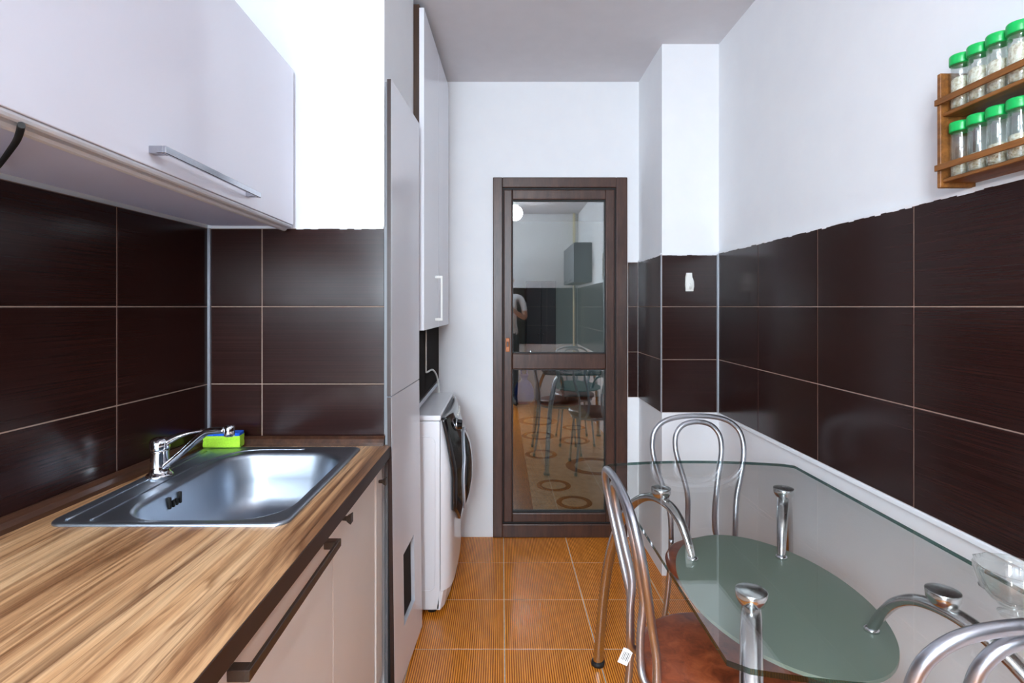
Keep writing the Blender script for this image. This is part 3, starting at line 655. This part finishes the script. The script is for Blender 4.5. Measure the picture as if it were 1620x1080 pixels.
# black fascia: control band on top, sweeping down round the door
bm = B(); NU, NV = 18, 26
def fx_f(y, z):
    u = (y-2.513)/0.275
    q = max(0, min(1, (z-0.33)/0.16)); q2 = max(0, min(1, (0.82-z)/0.22))
    return Xp(z)+0.006+0.044*(1-min(1, abs(u))**2.2)*(0.55+0.45*math.sin(q*PI/2))*(0.42+0.58*q2)
def fascia(u, v):
    z_b = 0.335+0.085*max(0, (abs(u)-0.6)/0.4)
    z = z_b+(0.806-z_b)*v
    w = 0.262+0.022*max(0, min(1, (z-0.55)/0.12))
    y = 2.513+w*u
    return (fx_f(y, z), y, z)
g = [[bm.verts.new(fascia(-1+2*i/NU, j/NV)) for i in range(NU+1)] for j in range(NV+1)]
for j in range(NV):
    for i in range(NU): f = bm.faces.new((g[j][i], g[j][i+1], g[j+1][i+1], g[j+1][i])); f.smooth = True
ex = bmesh.ops.extrude_face_region(bm, geom=list(bm.faces))
for v in [q for q in ex['geom'] if isinstance(q, bmesh.types.BMVert)]: v.co.x -= 0.014
fa = part('door_fascia', bm, BLACKG, wm, 'black glossy curved fascia')
cy, cz, rr_ = 2.535, 0.515, 0.178
arc = [(fx_f(cy+rr_*math.cos(a*PI/24), cz+rr_*math.sin(a*PI/24))+0.003, cy+rr_*math.cos(a*PI/24), cz+rr_*math.sin(a*PI/24)) for a in range(48)]
bm = B(); tube(bm, arc, [(0.0045, 0.008)]*48, 10, ref=(1, 0, 0), closed=True); part('door_ring', bm, plain('silver plastic', lin(206, 210, 220), 0.32, 0.2), fa, 'silver ring around the porthole')
bm = B(); L = []
for q, h in ((0.172, 0.0), (0.165, 0.006), (0.12, 0.014), (0.06, 0.018), (0.005, 0.019)):
    L.append([(fx_f(cy+q*math.cos(a*PI/20), cz+q*math.sin(a*PI/20))+h, cy+q*math.cos(a*PI/20), cz+q*math.sin(a*PI/20)) for a in range(40)])
loft(bm, L); part('porthole', bm, BLACKG, fa)
kx = fx_f(2.40, 0.745)
bm = B(); lathe(bm, [(0.030, -0.010), (0.030, 0.003), (0.024, 0.006), (0.022, 0.022), (0.018, 0.025), (0, 0.025)], (kx, 2.40, 0.745), 22, 'X'); kn = part('program_knob', bm, BLACKG, fa, 'black programme knob')
bm = B(); lathe(bm, [(0.0305, -0.004), (0.0325, 0.001), (0.0305, 0.004), (0.029, 0.001)], (kx, 2.40, 0.745), 22, 'X'); part('knob_ring', bm, CHROME, kn, 'chrome ring')
for i in range(6):
    y = 2.49+0.04*i; z = 0.768
    bm = B(); lathe(bm, [(0.007, -0.006), (0.007, 0.004), (0, 0.005)], (fx_f(y, z), y, z), 10, 'X'); part('button', bm, WPLAST, fa, 'small white button')
bm = B(); tube(bm, spline([(-0.3405, 2.432, 0.975), (-0.3380, 2.45, 0.972), (-0.3345, 2.62, 0.962), (-0.330, 2.76, 0.91), (-0.325, 2.806, 0.835), (-0.325, 2.82, 0.76)], 8), 0.0045, 8)
tube(bm, spline([(-0.3405, 2.430, 1.165), (-0.3405, 2.430, 1.05), (-0.3405, 2.4315, 0.974)], 4), 0.0035, 8)
part('power_cord', bm, WPLAST, wm, 'white power cord rising behind the machine')

# ------------------------------------------------------------------ glass table
TX, TY = 0.65, 1.2825
tb = thing('dining_table', 'glass dining table with four arched steel legs by right wall', 'table', (TX, TY, 0))
def outline():
    out = []; hx, hy, bow, r = 0.316, 0.498, 0.046, 0.012
    def end(sgn):
        pts = []
        for i in range(25):
            t = -1+2*i/24
            pts.append((TX-sgn*t*hx*(1 if abs(t) < 1 else 1), TY+sgn*(hy+bow*(1-t*t)-(r if abs(t) == 1 else 0))))
        return pts
    return end(1)+end(-1)
bm = B(); prism(bm, outline(), 0.738, 0.747, 1); part('table_top', bm, [GLASS, GEDGE], tb, 'clear glass top with bowed ends')
bm = B(); prism(bm, [(TX+0.205*math.cos(2*PI*i/64), 1.296+0.316*math.sin(2*PI*i/64)) for i in range(64)], 0.578, 0.586); part('shelf', bm, FROST, tb, 'frosted green oval glass shelf')
LP = [(0.352, 0.004), (0.334, 0.13), (0.306, 0.30), (0.262, 0.455), (0.20, 0.575), (0.125, 0.655), (0.045, 0.697), (-0.03, 0.700), (-0.08, 0.675), (-0.113, 0.632), (-0.134, 0.589)]
for sx, sy in ((-1, 1), (1, 1), (-1, -1), (1, -1)):
    c = Vector((TX+sx*0.18, TY+0.012+sy*0.285, 0)); d = Vector((sx*{(1, 1): 0.50, (-1, -1): 0.425}.get((sx, sy), 0.36), sy*{(1, 1): 0.866, (-1, -1): 0.905}.get((sx, sy), 0.933), 0)).normalized(); pn = (-d.y, d.x, 0)
    pts = spline([c+d*t+Vector((0, 0, z)) for t, z in LP], 5)
    rr = []
    for i in range(len(pts)):
        s = i/(len(pts)-1); w = 0.0185 if s < 0.62 else 0.0185-(s-0.62)/0.38*0.0085
        h = 0.0165-0.0045*min(1, s/0.6)-(0.0025*max(0, (s-0.6)/0.4)); rr.append((w, h))
    bm = B(); tube(bm, pts, rr, 18, ref=pn); lg = part('leg', bm, LEGSTEEL, tb)
    bm = B(); lathe(bm, [(0.0, 0), (0.0225, 0), (0.0235, 0.004), (0.0235, 0.012), (0.019, 0.015)], c+d*0.352, 20); part('foot_pad', bm, BLACKR, lg, 'black rubber foot pad')
    bm = B(); lathe(bm, [(0.013, 0.702), (0.015, 0.709), (0.023, 0.714), (0.0275, 0.724), (0.0285, 0.7372), (0.0275, 0.7378), (0.0, 0.7378)], c, 28); part('glass_mount', bm, SPUN, lg, 'round chrome mount under the glass')
    bm = B(); e = c+d*(-0.134); lathe(bm, [(0.0145, 0.5863), (0.0145, 0.592), (0.010, 0.594)], e, 16); part('collar', bm, CHROME, lg)

# ------------------------------------------------------------------ chairs
TR = 0.0092
def make_chair(label):
    t = thing('dining_chair', label, 'chair', (0, 0, 0), 'tubular steel chairs around the glass table')
    lean = lambda z: -0.162-0.080*max(0, (z-0.44)/0.43)**1.05
    bm = B(); lathe(bm, [(0, 0.418), (0.15, 0.418), (0.172, 0.422), (0.183, 0.434), (0.185, 0.446), (0.180, 0.457), (0.165, 0.464), (0.10, 0.468), (0, 0.469)], (0, 0, 0), 40); part('seat', bm, LEATHER, t, 'round red brown padded seat')
    half = [(0.114, 0.455), (0.116, 0.53), (0.127, 0.60), (0.148, 0.67), (0.163, 0.73), (0.166, 0.775), (0.155, 0.820), (0.122, 0.852), (0.070, 0.868), (0.0, 0.873)]
    op = [(x, lean(z)-(0.012 if z < 0.5 else 0), z) for x, z in half]
    op = op+[(-x, y, z) for x, y, z in op[-2::-1]]
    bm = B(); tube(bm, spline(op, 4), TR, 14); part('back_hoop', bm, BRUSHED, t)
    half = [(0.066, 0.440), (0.058, 0.452), (0.050, 0.475), (0.048, 0.54), (0.052, 0.61), (0.066, 0.68), (0.080, 0.735), (0.084, 0.775), (0.077, 0.812), (0.050, 0.842), (0.0, 0.853)]
    ip = [(x, lean(z)+0.004-(0.030 if z < 0.5 else 0.030*max(0, (0.6-z)/0.1) if z < 0.6 else 0), z) for x, z in half]
    ip[0] = (0.068, -0.176, 0.428); ip[1] = (0.060, -0.190, 0.446)
    ip = ip+[(-x, y, z) for x, y, z in ip[-2::-1]]
    bm = B(); tube(bm, spline(ip, 4), TR, 14); part('back_loop', bm, BRUSHED, t)
    bm = B(); tube(bm, [(0.158*math.cos(a*PI/20), 0.158*math.sin(a*PI/20), 0.4075) for a in range(40)], 0.0085, 10, closed=True); part('seat_ring', bm, BRUSHED, t)
    for sx in (-1, 1):
        for pts in ([(0.114, -0.176, 0.455), (0.116, -0.177, 0.38), (0.128, -0.192, 0.2), (0.150, -0.225, 0.012)], [(0.108, 0.112, 0.405), (0.124, 0.133, 0.38), (0.140, 0.152, 0.2), (0.156, 0.172, 0.012)]):
            bm = B(); tube(bm, spline([(sx*x, y, z) for x, y, z in pts], 4), TR, 12); lg = part('leg', bm, BRUSHED, t)
            bm = B(); e = pts[-1]; lathe(bm, [(0, 0), (0.0115, 0), (0.012, 0.003), (0.012, 0.022), (0.010, 0.024)], (sx*e[0], e[1], 0), 12); part('foot_cap', bm, BLACKR, lg, 'black foot cap')
    return t
def copy_tree(o, parent=None):
    c = o.copy(); COL.objects.link(c); c.parent = parent
    for ch in o.children: copy_tree(ch, c)
    return c
chA = make_chair('steel chair with hooped back at the far end of glass table')
chB = copy_tree(chA); chC = copy_tree(chA)
chB['label'] = 'steel chair at the long left side of the glass table, paper tag on leg'
chC['label'] = 'steel chair at the near end of glass table, only its hoops in view'
chA.location = (0.716, 1.715, 0); chA.rotation_euler = (0, 0, PI+0.03)
chB.location = (0.505, 1.25, 0); chB.rotation_euler = (0, 0, -PI/2)
chC.location = (0.690, 0.912, 0); chC.rotation_euler = (0, 0, 0)
# paper tag on the left chair's rear leg (in that chair's own frame)
bm = B(); box(bm, -0.013, 0.013, -0.0004, 0.0004, -0.020, 0.020)
me = finish('paper_tag', bm, PAPER); tg = bpy.data.objects.new('paper_tag', me); COL.objects.link(tg); tg.parent = chB
tg['label'] = 'white paper tag with printed bars'
tg.location = (-0.105, -0.192, 0.388); tg.rotation_euler = (0.0, 0.42, PI/2)
bm = B(); x = -0.008
for w in (0.0012, 0.0016, 0.001, 0.0018, 0.0012):
    box(bm, x, x+w, 0.00045, 0.0007, -0.010, 0.012); box(bm, x, x+w, -0.0007, -0.00045, -0.010, 0.012); x += w+0.0026
me = finish('bars', bm, INK); bo = bpy.data.objects.new('bars', me); COL.objects.link(bo); bo.parent = tg; bo['kind'] = 'stuff'

# ------------------------------------------------------------------ spice rack and jars
rk = thing('spice_rack', 'two tier wooden spice rack on the right wall above tiles', 'rack', (0.985, 1.05, 1.527))
RX0, RX1, RY0, RY1 = 0.950, XR+T-0.0005, 0.925, 1.172
def rb(name, *a, bev=0.0015):
    bm = B(); box(bm, *a, bev, 1); return part(name, bm, RACK, rk)
rb('side_panel', RX0, RX1, RY1-0.010, RY1, 1.5275, 1.775); rb('side_panel', RX0, RX1, RY0, RY0+0.010, 1.5275, 1.775)
for z in (1.538, 1.680):
    rb('shelf_board', RX0+0.004, RX1, RY0+0.010, RY1-0.010, z, z+0.008)
    rb('front_rail', RX0-0.006, RX0-0.0002, RY0, RY1, z+0.026, z+0.039, bev=0.0008)
def make_jar():
    t = thing('spice_jar', 'x', 'jar', (0, 0, 0), 'green lidded spice jars in the wall rack')
    bm = B(); lathe(bm, [(0, 0), (0.0172, 0), (0.0185, 0.002), (0.0185, 0.088), (0.0165, 0.094), (0.0155, 0.094), (0.0172, 0.087), (0.0172, 0.003), (0, 0.0025)], (0, 0, 0), 22); part('glass_body', bm, JGLASS, t)
    bm = B(); lathe(bm, [(0.0195, 0.0945), (0.0203, 0.0965), (0.0203, 0.1125), (0.0190, 0.1150), (0, 0.1155)], (0, 0, 0), 28); part('lid', bm, GREENP, t, 'bright green screw lid')
    bm = B(); lathe(bm, [(0, 0.003), (0.0168, 0.0032), (0.0168, 0.050), (0.012, 0.054), (0, 0.056)], (0, 0, 0), 18); part('spice', bm, SPICE, t)
    return t
j0 = make_jar(); first = True
ordn = ['first', 'second', 'third', 'fourth', 'fifth']
for si, z in enumerate((1.6885, 1.5465)):
    for i in range(5):
        j = j0 if first else copy_tree(j0); first = False
        j.location = (0.976, 1.1405-0.0432*i, z); j.rotation_euler = (0, 0, i*0.7+si)
        j['label'] = 'green lidded spice jar on the %s rack tier, %s from the door end' % (('upper', 'lower')[si], ordn[i])
        for ch in j.children:
            if ch.name.startswith('spice'): ch.scale = (1, 1, [1.25, 1.3, 1.2, 1.4, 1.3, 0.5, 0.7, 0.8, 0.9, 0.7][si*5+i])

# ------------------------------------------------------------------ little things
hk = thing('wall_hook', 'small white plastic hook stuck on the column tile', 'hook', (0.884, YC, 1.385))
bm = B(); loft(bm, [[(0.884+x*s, YC-0.0005-y, 1.343+z) for x, z in [(-0.017, 0), (0.019, 0), (0.023, 0.022), (0.022, 0.045), (0.014, 0.066), (0.013, 0.086), (-0.014, 0.086), (-0.018, 0.066), (-0.019, 0.03)]] for s, y in ((1, 0), (1, 0.005), (0.86, 0.009))], True, False); part('back_plate', bm, WPLAST, hk)
bm = B(); tube(bm, spline([(0.884, YC-0.008, 1.378), (0.884, YC-0.013, 1.362), (0.884, YC-0.020, 1.357), (0.884, YC-0.026, 1.364), (0.884, YC-0.026, 1.372)], 4), 0.005, 10); part('peg', bm, WPLAST, hk)
bw = thing('glass_bowl', 'clear footed glass bowl at the wall side of the table top', 'bowl', (0.868, 0.905, 0.7482))
bm = B(); P0 = [(0, 0), (0.024, 0), (0.025, 0.004), (0.012, 0.009), (0.012, 0.013), (0.030, 0.020), (0.047, 0.040), (0.055, 0.066), (0.057, 0.082), (0.055, 0.082), (0.050, 0.062), (0.042, 0.040), (0.025, 0.024), (0, 0.021)]
lathe(bm, P0, (0.868, 0.905, 0.7482), 36)
for v in bm.verts:
    d = Vector((v.co.x-0.868, v.co.y-0.905)); 
    if v.co.z > 0.772 and d.length > 0.01: a = math.atan2(d.y, d.x); q = 1+0.035*math.cos(12*a); v.co.x = 0.868+d.x*q; v.co.y = 0.905+d.y*q
part('bowl_glass', bm, JGLASS, bw)
lx, ly = 0.16, -0.22
lmp = thing('ceiling_lamp', 'round white globe lamp hanging below the ceiling above the viewer', 'lamp', (lx, ly, H))
bm = B(); lathe(bm, [(0.055, 0), (0.055, -0.015), (0.02, -0.03), (0.012, -0.03), (0.012, -0.055), (0.04, -0.06), (0.04, -0.075), (0.0, -0.075)], (lx, ly, H), 32); part('base', bm, WPLAST, lmp)
bm = B(); lathe(bm, [(0.0, -0.0755)]+[(0.086*math.sin(PI*i/14), -0.162+0.0865*math.cos(PI*i/14)) for i in range(1, 14)]+[(0, -0.2485)], (lx, ly, H), 32); part('globe', bm, LAMP, lmp)
pp = B(); tube(pp, [(0.965, -1.15, 0.0), (0.965, -1.15, H)], 0.018, 14); o = part('heating_pipe', pp, CREAMPIPE); tag(o, 'cream upright pipe in the corner behind the viewer', 'pipe')
rc = thing('wall_cabinet', 'dark grey wall cabinet on the right wall behind the viewer', 'cabinet', (0.93, -0.62, 1.55))
bm = B(); box(bm, 0.84, XR+T-0.001, -1.10, -0.12, 1.55, 2.0, 0.002); part('carcass', bm, GREYDARK, rc)
for a, b in ((-1.098, -0.612), (-0.608, -0.122)):
    bm = B(); box(bm, 0.822, 0.8395, a, b, 1.552, 1.998, 0.0015); d_ = part('cabinet_door', bm, GREYDARK, rc)
    bm = B(); bar_handle(bm, (0.822, 0), (0, 1), (-1, 0), a+0.15, b-0.15, 0.028, 1.58); part('handle', bm, SILVH, d_)

# ------------------------------------------------------------------ photographer (seen only as a reflection in the door glass)
def skin(name, verts, edges, root, mat, parent, sub=2):
    me = bpy.data.meshes.new(name); me.from_pydata([v[:3] for v in verts], edges, []); me.update()
    o = bpy.data.objects.new(name, me); COL.objects.link(o); me.materials.append(mat)
    sk_ = o.modifiers.new('skin', 'SKIN'); sk_.use_smooth_shade = True
    for i, v in enumerate(verts):
        r = v[3]; me.skin_vertices[0].data[i].radius = (r, r) if not isinstance(r, tuple) else r
        me.skin_vertices[0].data[i].use_root = (i == root)
    s = o.modifiers.new('sub', 'SUBSURF'); s.levels = sub; s.render_levels = sub
    dg = bpy.context.evaluated_depsgraph_get(); ev = o.evaluated_get(dg); m2 = bpy.data.meshes.new_from_object(ev)
    o.modifiers.clear(); o.data = m2; bpy.data.meshes.remove(me)
    off = OFF[parent.name]
    for v in m2.vertices: v.co -= Vector(off)
    for p in m2.polygons: p.use_smooth = True
    if not m2.materials: m2.materials.append(mat)
    o.parent = parent; return o
PX, PY = 0.07, -1.0
ps = thing('person', 'person in white t-shirt and dark trousers reflected in the door glass', 'person', (PX, PY, 0))
v = [(0, 0, 0.93, (0.12, 0.10)), (0, 0, 1.05, (0.135, 0.10)), (0, 0.0, 1.22, (0.15, 0.105)), (0, -0.005, 1.36, (0.14, 0.09)), (0, -0.01, 1.44, 0.065), (0, 0.005, 1.50, 0.052), (0, 0.015, 1.57, 0.072), (0, 0.015, 1.64, 0.085), (0, 0.005, 1.70, 0.066)]
e = [(i, i+1) for i in range(8)]
for s in (-1, 1):
    b = len(v); v += [(s*0.175, -0.01, 1.39, 0.052), (s*0.225, -0.01, 1.27, 0.044), (s*0.240, 0.02, 1.12, 0.038), (s*0.17, 0.13, 1.16, 0.033), (s*0.095, 0.20, 1.215, 0.024), (s*0.075, 0.225, 1.235, (0.030, 0.018))]
    e += [(3, b)]+[(b+i, b+i+1) for i in range(5)]
    b = len(v); v += [(s*0.095, 0, 0.86, 0.085), (s*0.10, 0.01, 0.48, 0.055), (s*0.105, -0.01, 0.28, 0.050), (s*0.105, -0.01, 0.09, 0.036), (s*0.115, 0.10, 0.040, 0.036), (s*0.12, 0.16, 0.032, 0.030)]
    e += [(0, b)]+[(b+i, b+i+1) for i in range(5)]
v = [(a+PX, b_+PY, c_, r) for a, b_, c_, r in v]
bd = skin('body', v, e, 0, SKIN, ps)
# clothes: one material slot each on the same continuous surface
for m in (SHIRT, TROUSER, BLACKR, HAIR): bd.data.materials.append(m)
for p in bd.data.polygons:
    c = p.center
    if c.z > 1.655 or (c.z > 1.56 and c.y < -0.02): p.material_index = 4
    elif c.z > 1.455: p.material_index = 0
    elif c.z > 0.92 and abs(c.x) < 0.175 and c.y < 0.12: p.material_index = 1
    elif c.z > 1.22 and c.y < 0.05: p.material_index = 1
    elif c.z > 0.92: p.material_index = 0
    elif c.z > 0.10: p.material_index = 2
    else: p.material_index = 3
for s in (-1, 1):
    for i, (dx, ln) in enumerate(((0.0, 0.050), (0.018, 0.058), (0.036, 0.055), (0.054, 0.044))):
        z = 1.262-dx; x0 = PX+s*0.082
        f = [(x0, PY+0.225, z-0.012, 0.010), (x0-s*0.004, PY+0.256, z-0.006, 0.0095), (x0-s*0.018, PY+0.276, z-0.004, 0.009), (x0-s*ln*0.75, PY+0.281, z-0.004, 0.008)]
        skin('finger', f, [(0, 1), (1, 2), (2, 3)], 0, SKIN, ps, 1)
    f = [(PX+s*0.078, PY+0.215, 1.25, 0.011), (PX+s*0.070, PY+0.232, 1.272, 0.010), (PX+s*0.055, PY+0.236, 1.285, 0.009)]
    skin('thumb', f, [(0, 1), (1, 2)], 0, SKIN, ps, 1)
    bm = B(); lathe(bm, [(0, -0.012), (0.009, -0.008), (0.0125, 0), (0.009, 0.008), (0, 0.012)], (PX+s*0.032, PY+0.092, 1.625), 12, 'Y'); part('eye', bm, WPLAST, ps)
    bm = B(); lathe(bm, [(0, -0.006), (0.012, -0.005), (0.026, 0.002), (0.028, 0.006), (0.012, 0.010), (0, 0.010)], (PX+s*0.088, PY+0.005, 1.61), 14, 'X'); part('ear', bm, SKIN, ps)
bm = B(); lathe(bm, [(0, 0.03), (0.006, 0.02), (0.012, 0.0), (0.016, -0.018), (0.0, -0.026)], (PX, PY+0.102, 1.598), 12); part('nose', bm, SKIN, ps)
bm = B(); box(bm, PX-0.024, PX+0.024, PY+0.084, PY+0.094, 1.548, 1.558, 0.004); part('mouth', bm, LEATHER, ps)
pc = thing('photo_camera', 'black camera held in both hands of the person', 'camera', (PX, PY+0.26, 1.195))
bm = B(); box(bm, PX-0.050, PX+0.050, PY+0.242, PY+0.275, 1.195, 1.285, 0.008, 3); part('body', bm, BLACKR, pc)
bm = B(); lathe(bm, [(0.032, 0), (0.034, 0.006), (0.034, 0.045), (0.029, 0.05), (0.0, 0.042)], (PX, PY+0.275, 1.238), 24, 'Y'); part('lens', bm, BLACKG, pc)
